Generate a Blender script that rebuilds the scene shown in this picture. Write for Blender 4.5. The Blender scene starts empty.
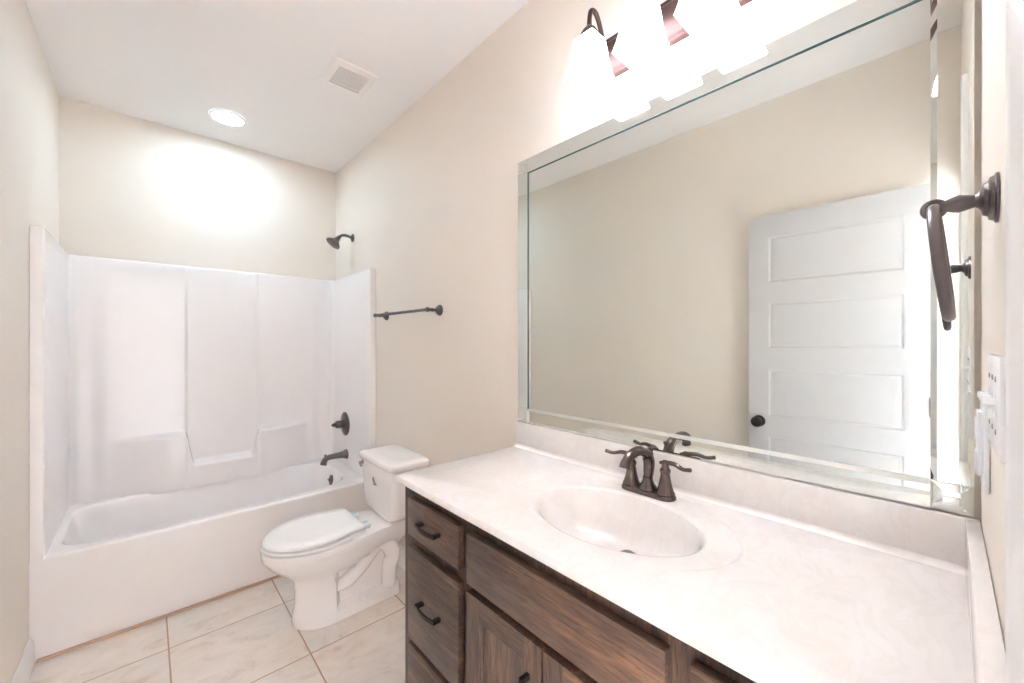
import bpy, bmesh, math, random
from mathutils import Vector, Matrix
random.seed(4)
S = bpy.context.scene
COL = S.collection
PI = math.pi

# ------------------------------------------------------------------ camera, world, exposure
W, L, H = 1.53, 3.4357, 2.782          # room width, depth, height (metres)
CAMX, CAMH, FPX, YAW = 0.3694, 1.3783, 398.22, 0.7425
cd = bpy.data.cameras.new('camera'); cam = bpy.data.objects.new('camera', cd); COL.objects.link(cam)
cd.sensor_fit = 'HORIZONTAL'; cd.sensor_width = 36.0; cd.lens = FPX * 36.0 / 1024.0
cd.clip_start = 0.01; cd.clip_end = 60
cam.location = (CAMX, 0.0, CAMH); cam.rotation_euler = (PI / 2, 0, -YAW)
S.camera = cam

wd = bpy.data.worlds.new('world'); S.world = wd; wd.use_nodes = True
bg = wd.node_tree.nodes['Background']
bg.inputs['Color'].default_value = (0.86, 0.92, 1.0, 1); bg.inputs['Strength'].default_value = 1.0

SHADE_EMIT, BULB_EMIT, CAN_EMIT, HALL_FILL_EMIT = 1.45, 4.7, 13.0, 1380.0
S.view_settings.view_transform = 'Standard'; S.view_settings.look = 'None'
S.view_settings.gamma = 1.0; S.view_settings.use_curve_mapping = False
S.view_settings.exposure = 3.36
S.cycles.max_bounces = 20; S.cycles.diffuse_bounces = 14; S.cycles.glossy_bounces = 8
S.cycles.transmission_bounces = 4
S.cycles.caustics_reflective = True; S.cycles.caustics_refractive = False
S.cycles.sample_clamp_indirect = 8.0
S.cycles.blur_glossy = 0.5

# ------------------------------------------------------------------ materials
def srgb(r, g, b):
    f = lambda c: (c / 255) / 12.92 if c / 255 <= 0.04045 else ((c / 255 + 0.055) / 1.055) ** 2.4
    return (f(r), f(g), f(b), 1.0)

def base_mat(name, col, rough=0.5, metal=0.0, coat=0.0, spec=0.5):
    m = bpy.data.materials.new(name); m.use_nodes = True
    b = m.node_tree.nodes['Principled BSDF']
    b.inputs['Base Color'].default_value = col; b.inputs['Roughness'].default_value = rough
    b.inputs['Metallic'].default_value = metal; b.inputs['Coat Weight'].default_value = coat
    b.inputs['Coat Roughness'].default_value = 0.04
    b.inputs['Specular IOR Level'].default_value = spec
    return m, m.node_tree, b

def N(t, typ, **kw):
    n = t.nodes.new(typ)
    for k, v in kw.items(): setattr(n, k, v)
    return n

def noise(t, vec, scale, detail=4, rough=0.55, dist=0.0):
    n = N(t, 'ShaderNodeTexNoise'); n.inputs['Scale'].default_value = scale
    n.inputs['Detail'].default_value = detail; n.inputs['Roughness'].default_value = rough
    n.inputs['Distortion'].default_value = dist
    t.links.new(vec, n.inputs['Vector']); return n

def ramp(t, fac, stops):
    r = N(t, 'ShaderNodeValToRGB'); e = r.color_ramp.elements
    e[0].position, e[0].color = stops[0]; e[1].position, e[1].color = stops[1]
    for p, c in stops[2:]:
        x = e.new(p); x.color = c
    t.links.new(fac, r.inputs['Fac']); return r

def mix(t, fac, a, b, mode='MIX'):
    n = N(t, 'ShaderNodeMix', data_type='RGBA', blend_type=mode)
    for s, v in ((0, fac), (6, a), (7, b)):
        if isinstance(v, (int, float)): n.inputs[s].default_value = v
        elif isinstance(v, tuple): n.inputs[s].default_value = v
        else: t.links.new(v, n.inputs[s])
    return n.outputs[2]

def coords(t, kind='Object', scale=None, loc=None):
    c = N(t, 'ShaderNodeTexCoord').outputs[kind]
    if scale or loc:
        m = N(t, 'ShaderNodeMapping')
        if scale: m.inputs['Scale'].default_value = scale
        if loc: m.inputs['Location'].default_value = loc
        t.links.new(c, m.inputs['Vector']); return m.outputs['Vector']
    return c

def bump(t, b, height, strength, dist):
    n = N(t, 'ShaderNodeBump'); n.inputs['Strength'].default_value = strength; n.inputs['Distance'].default_value = dist
    t.links.new(height, n.inputs['Height']); t.links.new(n.outputs['Normal'], b.inputs['Normal'])

def paint(name, c1, c2, rough=0.6, grain=180, bs=0.25):
    m, t, b = base_mat(name, c1, rough)
    v = coords(t)
    n1 = noise(t, v, 2.2, 3)
    t.links.new(mix(t, n1.outputs['Fac'], c1, c2), b.inputs['Base Color'])
    n2 = noise(t, v, grain, 2)
    bump(t, b, n2.outputs['Fac'], bs, 0.0012)
    return m

M = {}
M['wall'] = paint('wall_paint', srgb(229, 220, 209), srgb(227, 218, 207))
M['ceil'] = paint('ceiling_paint', srgb(236, 233, 231), srgb(233, 230, 228), 0.75, 130, 0.35)
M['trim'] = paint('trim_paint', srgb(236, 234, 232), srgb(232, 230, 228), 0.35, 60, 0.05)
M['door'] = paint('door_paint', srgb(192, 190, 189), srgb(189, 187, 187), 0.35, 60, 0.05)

def acrylic():
    m, t, b = base_mat('glossy_fibreglass', srgb(239, 235, 234), 0.2, 0, 0.35)
    v = coords(t)
    n = noise(t, v, 3.0, 2)
    t.links.new(mix(t, n.outputs['Fac'], srgb(240, 236, 235), srgb(236, 232, 231)), b.inputs['Base Color'])
    n2 = noise(t, v, 7.0, 2); bump(t, b, n2.outputs['Fac'], 0.12, 0.004)
    return m
M['acrylic'] = acrylic()

def porcelain(name, c, rough=0.1):
    m, t, b = base_mat(name, c, rough, 0, 0.4)
    n = noise(t, coords(t), 5.0, 2)
    t.links.new(mix(t, n.outputs['Fac'], c, tuple(x * 0.975 for x in c[:3]) + (1,)), b.inputs['Base Color'])
    return m
M['porcelain'] = porcelain('white_porcelain', srgb(244, 240, 238))
M['seat'] = porcelain('white_seat_plastic', srgb(243, 242, 241), 0.22)
M['plastic'] = porcelain('white_plastic', srgb(240, 241, 243), 0.3)

def marble():
    m, t, b = base_mat('cultured_marble', srgb(240, 234, 230), 0.2, 0, 0.4)
    v = coords(t, scale=(4.5, 7.0, 5.0))
    n = noise(t, v, 1.8, 7, 0.62, 1.4)
    r = ramp(t, n.outputs['Fac'], [(0.40, srgb(231, 227, 225)), (0.70, srgb(230, 226, 223)),
                                   (0.505, srgb(227, 222, 218)), (0.53, srgb(231, 227, 225))])
    n2 = noise(t, v, 0.9, 5, 0.6, 0.8)
    r2 = ramp(t, n2.outputs['Fac'], [(0.42, (1, 1, 1, 1)), (0.68, srgb(253, 251, 249))])
    t.links.new(mix(t, 1.0, r.outputs['Color'], r2.outputs['Color'], 'MULTIPLY'), b.inputs['Base Color'])
    return m
M['marble'] = marble()

def bronze(name, c1, c2, rough=0.32):
    m, t, b = base_mat(name, c1, rough, 0.85)
    n = noise(t, coords(t), 38.0, 3)
    t.links.new(mix(t, n.outputs['Fac'], c1, c2), b.inputs['Base Color'])
    return m
M['bronze'] = bronze('oil_rubbed_bronze', srgb(122, 114, 113), srgb(98, 91, 91), 0.34)
M['faucet'] = bronze('rubbed_bronze_faucet', srgb(124, 108, 103), srgb(92, 80, 77), 0.2)
M['plate'] = bronze('satin_bronze_plate', srgb(98, 76, 72), srgb(86, 67, 63), 0.5)
M['pull'] = bronze('dark_pull_metal', srgb(74, 66, 64), srgb(58, 52, 51), 0.4)
M['chrome'] = bronze('brushed_nickel', srgb(190, 180, 176), srgb(170, 160, 158), 0.25)
M['drain'] = bronze('dark_drain', srgb(120, 108, 100), srgb(100, 90, 84), 0.3)

def wood(name, axis, dark=1.0):
    m, t, b = base_mat(name, srgb(92, 72, 62), 0.42, 0, 0.12)
    sc = [24.0, 24.0, 24.0]; sc['xyz'.index(axis)] = 2.6
    sc2 = [210.0, 210.0, 210.0]; sc2['xyz'.index(axis)] = 16.0
    n = noise(t, coords(t, scale=tuple(sc)), 1.0, 6, 0.68, 0.4)
    k = lambda r, g, bb: tuple(x * dark for x in srgb(r, g, bb)[:3]) + (1,)
    r = ramp(t, n.outputs['Fac'], [(0.25, k(58, 46, 41)), (0.78, k(142, 109, 82)), (0.5, k(92, 73, 62))])
    n2 = noise(t, coords(t, scale=tuple(sc2)), 1.0, 3, 0.7)
    r2 = ramp(t, n2.outputs['Fac'], [(0.36, (0.50, 0.47, 0.46, 1)), (0.50, (0.95, 0.95, 0.95, 1)), (0.70, (1.45, 1.32, 1.15, 1))])
    n3 = noise(t, coords(t), 3.2, 2)
    c = mix(t, 1.0, r.outputs['Color'], r2.outputs['Color'], 'MULTIPLY')
    r3 = ramp(t, n3.outputs['Fac'], [(0.35, (0.78, 0.80, 0.84, 1)), (0.65, (1.12, 1.02, 0.94, 1))])
    c = mix(t, 1.0, c, r3.outputs['Color'], 'MULTIPLY')
    t.links.new(c, b.inputs['Base Color'])
    bump(t, b, n2.outputs['Fac'], 0.15, 0.0006)
    return m
M['woodh'] = wood('stained_wood_level_grain', 'y'); M['woodv'] = wood('stained_wood_upright_grain', 'z')
M['woodf'] = wood('stained_wood_frame', 'z', 0.70)

def tile():
    m, t, b = base_mat('stone_look_floor_tile', srgb(226, 212, 198), 0.3)
    pos = coords(t)
    sep = N(t, 'ShaderNodeSeparateXYZ'); t.links.new(pos, sep.inputs[0])
    def mth(op, a, c=None):
        n = N(t, 'ShaderNodeMath', operation=op)
        for i, v in enumerate((a, c)):
            if v is None: continue
            if isinstance(v, (int, float)): n.inputs[i].default_value = v
            else: t.links.new(v, n.inputs[i])
        return n.outputs[0]
    def axis(o, off):
        q = mth('DIVIDE', mth('SUBTRACT', o, off - 0.461 * 20), 0.461)
        fr = mth('FRACT', q); e = mth('MINIMUM', fr, mth('SUBTRACT', 1.0, fr))
        return mth('FLOOR', q), e
    ix, ex = axis(sep.outputs['X'], 0.4427); iy, ey = axis(sep.outputs['Y'], 1.8954)
    edge = mth('MINIMUM', ex, ey)
    g = mth('LESS_THAN', edge, 0.0062)
    cx = N(t, 'ShaderNodeCombineXYZ'); t.links.new(ix, cx.inputs[0]); t.links.new(iy, cx.inputs[1])
    wn = N(t, 'ShaderNodeTexWhiteNoise', noise_dimensions='3D'); t.links.new(cx.outputs[0], wn.inputs['Vector'])
    off = N(t, 'ShaderNodeVectorMath', operation='MULTIPLY_ADD')
    t.links.new(wn.outputs['Color'], off.inputs[0]); off.inputs[1].default_value = (9, 9, 9); t.links.new(pos, off.inputs[2])
    st = N(t, 'ShaderNodeMapping'); st.inputs['Scale'].default_value = (5.5, 8.0, 1); st.inputs['Rotation'].default_value = (0, 0, 0.35)
    t.links.new(off.outputs[0], st.inputs['Vector'])
    n1 = noise(t, st.outputs[0], 1.3, 8, 0.66, 1.0)
    r1 = ramp(t, n1.outputs['Fac'], [(0.30, srgb(214, 199, 186)), (0.64, srgb(238, 232, 227)), (0.44, srgb(230, 222, 215))])
    n2 = noise(t, off.outputs[0], 2.2, 3)
    r2 = ramp(t, n2.outputs['Fac'], [(0.36, srgb(250, 244, 239)), (0.64, srgb(241, 242, 240))])
    c = mix(t, 1.0, r1.outputs['Color'], r2.outputs['Color'], 'MULTIPLY')
    c = mix(t, g, c, srgb(176, 140, 112))
    t.links.new(c, b.inputs['Base Color'])
    bump(t, b, mth('MINIMUM', mth('MULTIPLY', edge, 90.0), 1.0), 0.5, 0.002)
    return m
M['tile'] = tile()

def mirror_mat():
    m, t, b = base_mat('silvered_glass', (0.77, 0.795, 0.755, 1), 0.0, 1.0)
    return m
M['mirror'] = mirror_mat()
M['mirror_edge'] = base_mat('glass_edge_green', srgb(74, 104, 102), 0.1)[0]

def emitter(name, col, strength, base):
    m, t, b = base_mat(name, base, 0.4)
    b.inputs['Emission Color'].default_value = col; b.inputs['Emission Strength'].default_value = strength
    return m
M['shade'] = emitter('frosted_lamp_glass', (0.94, 0.975, 1.12, 1), SHADE_EMIT, (0.9, 0.88, 0.85, 1))
M['bulb'] = emitter('lit_bulb', (0.94, 0.975, 1.12, 1), BULB_EMIT, (0.9, 0.88, 0.85, 1))
M['can'] = emitter('lit_downlight_lens', (0.70, 0.96, 1.16, 1), CAN_EMIT, (0.9, 0.9, 0.9, 1))
M['hall_fill'] = emitter('hall_fill_emitter', (0.72, 0.95, 1.34, 1), HALL_FILL_EMIT, (0.9, 0.9, 0.9, 1))  # emission of the added fill lamp outside the doorway
M['dark'] = base_mat('dark_recess', srgb(40, 38, 38), 0.6)[0]
M['vent'] = paint('vent_plastic', srgb(240, 234, 229), srgb(237, 231, 226), 0.5, 60, 0.05)
M['ventshade'] = base_mat('painted_vent_shade', srgb(120, 108, 98), 0.7)[0]  # shade of a deep fan cavity painted in as a dark colour
M['ink'] = base_mat('grey_ink', srgb(150, 143, 143), 0.5)[0]
M['teal'] = base_mat('teal_sticker', srgb(150, 196, 196), 0.4)[0]
M['caulk'] = paint('tan_caulk_shade', srgb(196, 160, 134), srgb(206, 174, 150), 0.6, 60, 0.2)

# ------------------------------------------------------------------ builders
def wloc(o):
    v = Vector((0, 0, 0))
    while o: v += o.location; o = o.parent
    return v

def obj(name, bm, mat, parent=None, smooth=35, loc=None):
    """Links the bmesh (built in room coordinates) as ONE mesh object."""
    o = bpy.data.objects.new(name, bpy.data.meshes.new(name))
    COL.objects.link(o)
    origin = wloc(parent) if parent else Vector(loc or (0, 0, 0))
    bmesh.ops.translate(bm, verts=bm.verts, vec=-origin)
    bmesh.ops.recalc_face_normals(bm, faces=bm.faces)
    bm.to_mesh(o.data); bm.free()
    o.data.materials.append(mat)
    if smooth:
        o.data.polygons.foreach_set('use_smooth', [True] * len(o.data.polygons))
        o.data.set_sharp_from_angle(angle=math.radians(smooth))
    if parent: o.parent = parent
    else: o.location = origin
    return o

def tag(o, label, cat, group=None, kind=None):
    o['label'] = label; o['category'] = cat
    if group: o['group'] = group
    if kind: o['kind'] = kind
    return o

def thing(name, label, cat, loc, group=None):
    o = bpy.data.objects.new(name, None); COL.objects.link(o)
    o.location = loc; o.empty_display_size = 0.05
    return tag(o, label, cat, group)

def BM(): return bmesh.new()

def box(bm, x0, y0, z0, x1, y1, z1, bev=0.0, seg=2):
    r = bmesh.ops.create_cube(bm, size=1.0)
    vs = r['verts']
    for v in vs:
        v.co = Vector(((x0 + x1) / 2 + v.co.x * (x1 - x0), (y0 + y1) / 2 + v.co.y * (y1 - y0), (z0 + z1) / 2 + v.co.z * (z1 - z0)))
    if bev:
        es = list({e for v in vs for e in v.link_edges})
        bmesh.ops.bevel(bm, geom=es, offset=bev, segments=seg, profile=0.5, affect='EDGES')
    return bm

def loft(bm, rings, closed=True, cap0=False, cap1=False):
    vr = [[bm.verts.new(p) for p in r] for r in rings]
    for a, b in zip(vr, vr[1:]):
        n = len(a)
        for i in range(n if closed else n - 1):
            j = (i + 1) % n
            q = [a[i], a[j], b[j], b[i]]
            if len(set(q)) == 4:
                try: bm.faces.new(q)
                except ValueError: pass
    if cap0: bm.faces.new(vr[0])
    if cap1: bm.faces.new(vr[-1][::-1])
    return vr

def frame_of(d):
    d = d.normalized()
    up = Vector((0, 0, 1)) if abs(d.z) < 0.9 else Vector((1, 0, 0))
    a = d.cross(up).normalized(); return a, a.cross(d).normalized()

def lathe(bm, origin, axis, prof, n=32):
    """prof: (distance along axis, radius)"""
    o = Vector(origin); d = Vector(axis).normalized(); a, b = frame_of(d)
    rings = [[o + d * s + (a * math.cos(2 * PI * k / n) + b * math.sin(2 * PI * k / n)) * max(r, 1e-4) for k in range(n)] for s, r in prof]
    loft(bm, rings, True, True, True); return bm

def spline(pts, n=8):
    pts = [Vector(p) for p in pts]; out = []
    P = [pts[0] * 2 - pts[1]] + pts + [pts[-1] * 2 - pts[-2]]
    for i in range(1, len(P) - 2):
        for k in range(n):
            t = k / n; p0, p1, p2, p3 = P[i - 1:i + 3]
            out.append(0.5 * ((2 * p1) + (p2 - p0) * t + (2 * p0 - 5 * p1 + 4 * p2 - p3) * t * t + (3 * p1 - p0 - 3 * p2 + p3) * t ** 3))
    out.append(pts[-1]); return out

def tube(bm, pts, rad, n=14, sub=8, flat=1.0, closed=False):
    """round tube along a smooth path; rad is a number or one per control point"""
    rs = rad if isinstance(rad, (list, tuple)) else [rad] * len(pts)
    path = spline(pts, sub) if sub > 1 else [Vector(p) for p in pts]
    rr = []
    for i in range(len(path)):
        u = i / (len(path) - 1) * (len(rs) - 1); k = min(int(u), len(rs) - 2); rr.append(rs[k] + (rs[k + 1] - rs[k]) * (u - k))
    a = None; rings = []
    for i, p in enumerate(path):
        d = (path[min(i + 1, len(path) - 1)] - path[max(i - 1, 0)]).normalized()
        if a is None: a, b = frame_of(d)
        else:
            a = (a - d * a.dot(d)).normalized(); b = a.cross(d).normalized()
        rings.append([p + (a * math.cos(2 * PI * k / n) + b * flat * math.sin(2 * PI * k / n)) * rr[i] for k in range(n)])
    loft(bm, rings, True, True, True); return bm

def torus(bm, c, R, r, ax_u, ax_v, n=48, m=14, rw=None):
    c = Vector(c); u = Vector(ax_u).normalized(); v = Vector(ax_v).normalized(); w = u.cross(v)
    rings = []
    for i in range(n):
        t = 2 * PI * i / n; d = u * math.cos(t) + v * math.sin(t)
        rings.append([c + d * (R + r * math.cos(2 * PI * k / m)) + w * (rw or r) * math.sin(2 * PI * k / m) for k in range(m)])
    loft(bm, rings + [rings[0]], True)
    bmesh.ops.remove_doubles(bm, verts=bm.verts, dist=1e-6); return bm

def prism(bm, poly, z0, z1):
    a = [bm.verts.new((x, y, z0)) for x, y in poly]; b = [bm.verts.new((x, y, z1)) for x, y in poly]
    n = len(a)
    for i in range(n): bm.faces.new([a[i], a[(i + 1) % n], b[(i + 1) % n], b[i]])
    bm.faces.new(a[::-1]); bm.faces.new(b); return bm

def strip_profile(bm, prof, p0, p1, out, up=(0, 0, 1)):
    """extrudes profile (distance out, height) from p0 to p1"""
    p0, p1, o, u = Vector(p0), Vector(p1), Vector(out), Vector(up)
    loft(bm, [[p0 + o * a + u * b for a, b in prof], [p1 + o * a + u * b for a, b in prof]], True, True, True); return bm

def panel_slab(bm, x_face, x_back, y0, y1, z0, z1, panels, steps, edge=0.002, both=False):
    """Slab whose face looks along -x or +x (sign from x_face - x_back) with sunk panels.
    steps: (inset, depth) rings from the panel edge to its middle."""
    s = 1 if x_face > x_back else -1
    def face(xf, s):
        ys = sorted({y0, y1} | {p[0] for p in panels} | {p[1] for p in panels})
        zs = sorted({z0, z1} | {p[2] for p in panels} | {p[3] for p in panels})
        for a, b in zip(ys, ys[1:]):
            for c, d in zip(zs, zs[1:]):
                if any(p[0] - 1e-6 <= a and b <= p[1] + 1e-6 and p[2] - 1e-6 <= c and d <= p[3] + 1e-6 for p in panels): continue
                bm.faces.new([bm.verts.new((xf, y, z)) for y, z in ((a, c), (b, c), (b, d), (a, d))])
        for p in panels:
            rings = []
            for ins, dep in [(0, 0)] + steps:
                rings.append([(xf - s * dep, y, z) for y, z in ((p[0] + ins, p[2] + ins), (p[1] - ins, p[2] + ins), (p[1] - ins, p[3] - ins), (p[0] + ins, p[3] - ins))])
            loft(bm, rings, True, False, True)
    face(x_face, s)
    if both: face(x_back, -s)
    else: bm.faces.new([bm.verts.new((x_back, y, z)) for y, z in ((y0, z0), (y1, z0), (y1, z1), (y0, z1))])
    A = [(y0, z0), (y1, z0), (y1, z1), (y0, z1)]
    for i in range(4):
        (a, b), (c, d) = A[i], A[(i + 1) % 4]
        bm.faces.new([bm.verts.new(q) for q in ((x_face, a, b), (x_face, c, d), (x_back, c, d), (x_back, a, b))])
    bmesh.ops.remove_doubles(bm, verts=bm.verts, dist=1e-5); return bm

def smoothstep(a, b, x):
    if a == b: return float(x > a)
    t = max(0.0, min(1.0, (x - a) / (b - a))); return t * t * (3 - 2 * t)

# ------------------------------------------------------------------ the setting
YF = -0.045                       # room side of the wall with the doorway
DX0, DX1, DZ = 0.030, 0.766, 2.115
def struct(name, bm, mat, label, cat, smooth=0):
    return tag(obj(name, bm, mat, None, smooth), label, cat, None, 'structure')

b = BM(); box(b, -1.0, -1.5, -0.1, W + 0.12, L + 0.12, 0.0)
struct('floor', b, M['tile'], 'beige stone-look square tile floor with brown grout', 'floor')
b = BM(); box(b, -0.12, -0.17, H, W + 0.12, L + 0.12, H + 0.1)
struct('ceiling', b, M['ceil'], 'smooth white ceiling', 'ceiling')
b = BM(); box(b, -0.12, -0.17, 0, 0, L + 0.12, H)
struct('wall_left', b, M['wall'], 'beige painted wall left of the tub, opposite the mirror', 'wall')
b = BM(); box(b, W, -0.17, 0, W + 0.12, L + 0.12, H)
struct('wall_right', b, M['wall'], 'beige painted wall carrying mirror, towel bar and shower head', 'wall')
b = BM(); box(b, 0, L, 0, W, L + 0.12, H)
struct('wall_back', b, M['wall'], 'beige painted wall above the back of the tub surround', 'wall')
b = BM(); box(b, 0, -0.165, 0, DX0 - 0.02, YF, H); box(b, DX1 + 0.02, -0.165, 0, W, YF, H); box(b, DX0 - 0.02, -0.165, DZ + 0.02, DX1 + 0.02, YF, H)
struct('wall_front', b, M['wall'], 'beige painted wall with the doorway and towel ring at the right edge', 'wall')

# door jamb and casing
b = BM()
box(b, DX0 - 0.018, -0.165, 0, DX0, YF, DZ + 0.018); box(b, DX1, -0.165, 0, DX1 + 0.018, YF, DZ + 0.018); box(b, DX0, -0.165, DZ, DX1, YF, DZ + 0.018)
box(b, DX1 - 0.012, -0.125, 0, DX1, -0.09, DZ)
struct('trim_1', b, M['trim'], 'white painted door jamb lining the doorway', 'door jamb', 35)
def casing_profile(b, x0, x1, z0, z1, inner):
    prof = [(0, 0), (0.009, 0), (0.011, 0.006), (0.011, 0.020), (0.009, 0.026), (0.0145, 0.040), (0.0145, 0.078), (0.010, 0.085), (0, 0.085)]
    if inner == 'x+':   loft(b, [[(x0 + d2, YF + d1, z) for d1, d2 in prof] for z in (z0, z1)], True, True, True)
b = BM(); casing_profile(b, DX1 + 0.005, 0, 0, DZ + 0.06, 'x+')
struct('trim_2', b, M['trim'], 'white moulded door casing at the right edge of the photo', 'door casing', 35)

# hallway outside the doorway, with an added fill lamp on its ceiling
b = BM(); box(b, -1.0, -1.5, 0, W + 0.12, -1.38, H); box(b, -1.12, -1.5, 0, -1.0, -0.165, H); box(b, W + 0.0, -1.38, 0, W + 0.12, -0.172, H); box(b, -1.0, -0.285, 0, -0.122, -0.165, H)
struct('wall_hall', b, M['wall'], 'beige painted hallway walls outside the doorway', 'wall')
b = BM(); box(b, -1.12, -1.5, H, W + 0.12, -0.172, H + 0.1)
struct('ceiling_hall', b, M['ceil'], 'white hallway ceiling outside the doorway', 'ceiling')

# baseboards
bb = [(0, 0), (0.015, 0), (0.015, 0.078), (0.012, 0.086), (0.012, 0.096), (0.006, 0.108), (0.004, 0.118), (0, 0.118)]
b = BM(); strip_profile(b, bb, (0.001, 0.80, 0.001), (0.001, 2.642, 0.001), (1, 0, 0))
struct('baseboard_left', b, M['trim'], 'white baseboard along the left wall up to the tub', 'baseboard', 35)
b = BM(); strip_profile(b, bb, (W - 0.001, 1.205, 0.001), (W - 0.001, 2.642, 0.001), (-1, 0, 0))
struct('baseboard_right', b, M['trim'], 'white baseboard behind the toilet, beside the vanity', 'baseboard', 35)

# door, swung open against the left wall (seen in the mirror)
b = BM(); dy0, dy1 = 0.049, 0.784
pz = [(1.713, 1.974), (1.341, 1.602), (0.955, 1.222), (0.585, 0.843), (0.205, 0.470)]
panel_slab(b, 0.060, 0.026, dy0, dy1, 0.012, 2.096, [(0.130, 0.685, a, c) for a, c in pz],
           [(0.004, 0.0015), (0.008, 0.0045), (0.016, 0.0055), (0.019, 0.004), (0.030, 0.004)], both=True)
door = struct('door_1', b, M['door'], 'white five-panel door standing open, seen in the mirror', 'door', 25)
b = BM(); lathe(b, (0.0605, 0.730, 0.921), (1, 0, 0), [(0, 0.032), (0.004, 0.032), (0.008, 0.028), (0.010, 0.014), (0.026, 0.012), (0.032, 0.020), (0.040, 0.027), (0.052, 0.030), (0.062, 0.026), (0.068, 0.014), (0.069, 0.0)])
obj('door_knob', b, M['pull'], door)
for hz in (0.30, 1.08, 1.86):
    b = BM(); lathe(b, (0.0645, 0.0445, hz - 0.045), (0, 0, 1), [(0, 0.004), (0.001, 0.0055), (0.089, 0.0055), (0.09, 0.004)], 12)
    obj('hinge', b, M['pull'], door)

# ------------------------------------------------------------------ bathtub with moulded surround
YT, ZR, ZS, FL = 2.646, 0.436, 1.8806, 0.042
tub = thing('bathtub', 'white one-piece bathtub with moulded wall surround in the far alcove', 'bathtub', (W / 2, YT, 0))
def back_depth(x, z):
    D = 0.062 * smoothstep(0.20, 0.50, x) * (1 - smoothstep(1.02, 1.33, x))
    lo = smoothstep(0.556, 0.606, x) * (1 - smoothstep(0.926, 0.976, x))
    zt = 0.790 * (1 - smoothstep(0.7, 0.9, x)) + 0.762 * smoothstep(0.7, 0.9, x)
    zt = zt * (1 - lo) + 0.585 * lo
    s = 1 - smoothstep(zt - 0.030, zt + 0.004, z)
    mid = smoothstep(0.552, 0.574, x) * (1 - smoothstep(0.957, 0.979, x))
    up = 0.010 * (1 - mid) * smoothstep(0.12, 0.20, x) * (1 - smoothstep(1.33, 1.41, x))
    return D * s + up
def surround_sheet():
    yb = L - 0.030
    path = []                                        # (x, y, nx, ny): plan curve and its inward normal
    xl, xr, r, rc = FL + 0.001, W - FL - 0.001, 0.045, 0.010
    path += [(0.0004, YT + 0.012, -1, 0), (0.0004, YT + 0.002, -0.8, -0.6), (0.002, YT, 0, -1), (xl - rc, YT, 0, -1)]
    for k in range(1, 7):
        t = k / 6 * PI / 2; path.append((xl - rc + rc * math.sin(t), YT + rc - rc * math.cos(t), math.sin(t), -math.cos(t)))
    for k in range(1, 14): path.append((xl, YT + rc + (yb - r - YT - rc) * k / 14, 1, 0))
    for k in range(0, 9):
        t = k / 8 * PI / 2; path.append((xl + r - r * math.cos(t), yb - r + r * math.sin(t), math.cos(t), -math.sin(t)))
    nb = 380
    for k in range(1, nb): path.append((xl + r + (xr - xl - 2 * r) * k / nb, yb, 0, -1))
    for k in range(0, 9):
        t = k / 8 * PI / 2; path.append((xr - r + r * math.sin(t), yb - r + r * math.cos(t), -math.sin(t), -math.cos(t)))
    for k in range(1, 14): path.append((xr, yb - r + (YT + rc - yb + r) * k / 14, -1, 0))
    for k in range(0, 7):
        t = k / 6 * PI / 2; path.append((xr + rc - rc * math.cos(t), YT + rc - rc * math.sin(t), -math.cos(t), -math.sin(t)))
    path += [(W - 0.002, YT, 0, -1), (W - 0.0004, YT + 0.002, 0.8, -0.6), (W - 0.0004, YT + 0.012, 1, 0)]
    zs = [0.4215, 0.436, 0.48, 0.53] + [0.545 + 0.004 * k for k in range(0, 65)] + [0.86 + 0.06 * k for k in range(0, 17)] + [ZS - 0.012]
    bm = BM(); rows = []
    for z in zs:
        row = []
        for i, (x, y, nx, ny) in enumerate(path):
            d = back_depth(x, max(z, 0.42)) if y > yb - 0.001 else 0.0
            row.append((x + nx * d, y + ny * d, z))
        rows.append(row)
    for inset, dz in ((0.0015, 0.006), (0.005, 0.0095), (0.012, 0.012), (0.026, 0.012)):
        row = []
        for x, y, nx, ny in path:
            d = back_depth(x, ZS) if y > yb - 0.001 else 0.0
            row.append((min(max(x + nx * (d - inset), 0.0004), W - 0.0004), y + ny * (d - inset), ZS - 0.012 + dz))
        rows.append(row)
    loft(bm, rows, False)
    return bm
obj('surround', surround_sheet(), M['acrylic'], tub, 50)

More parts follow.
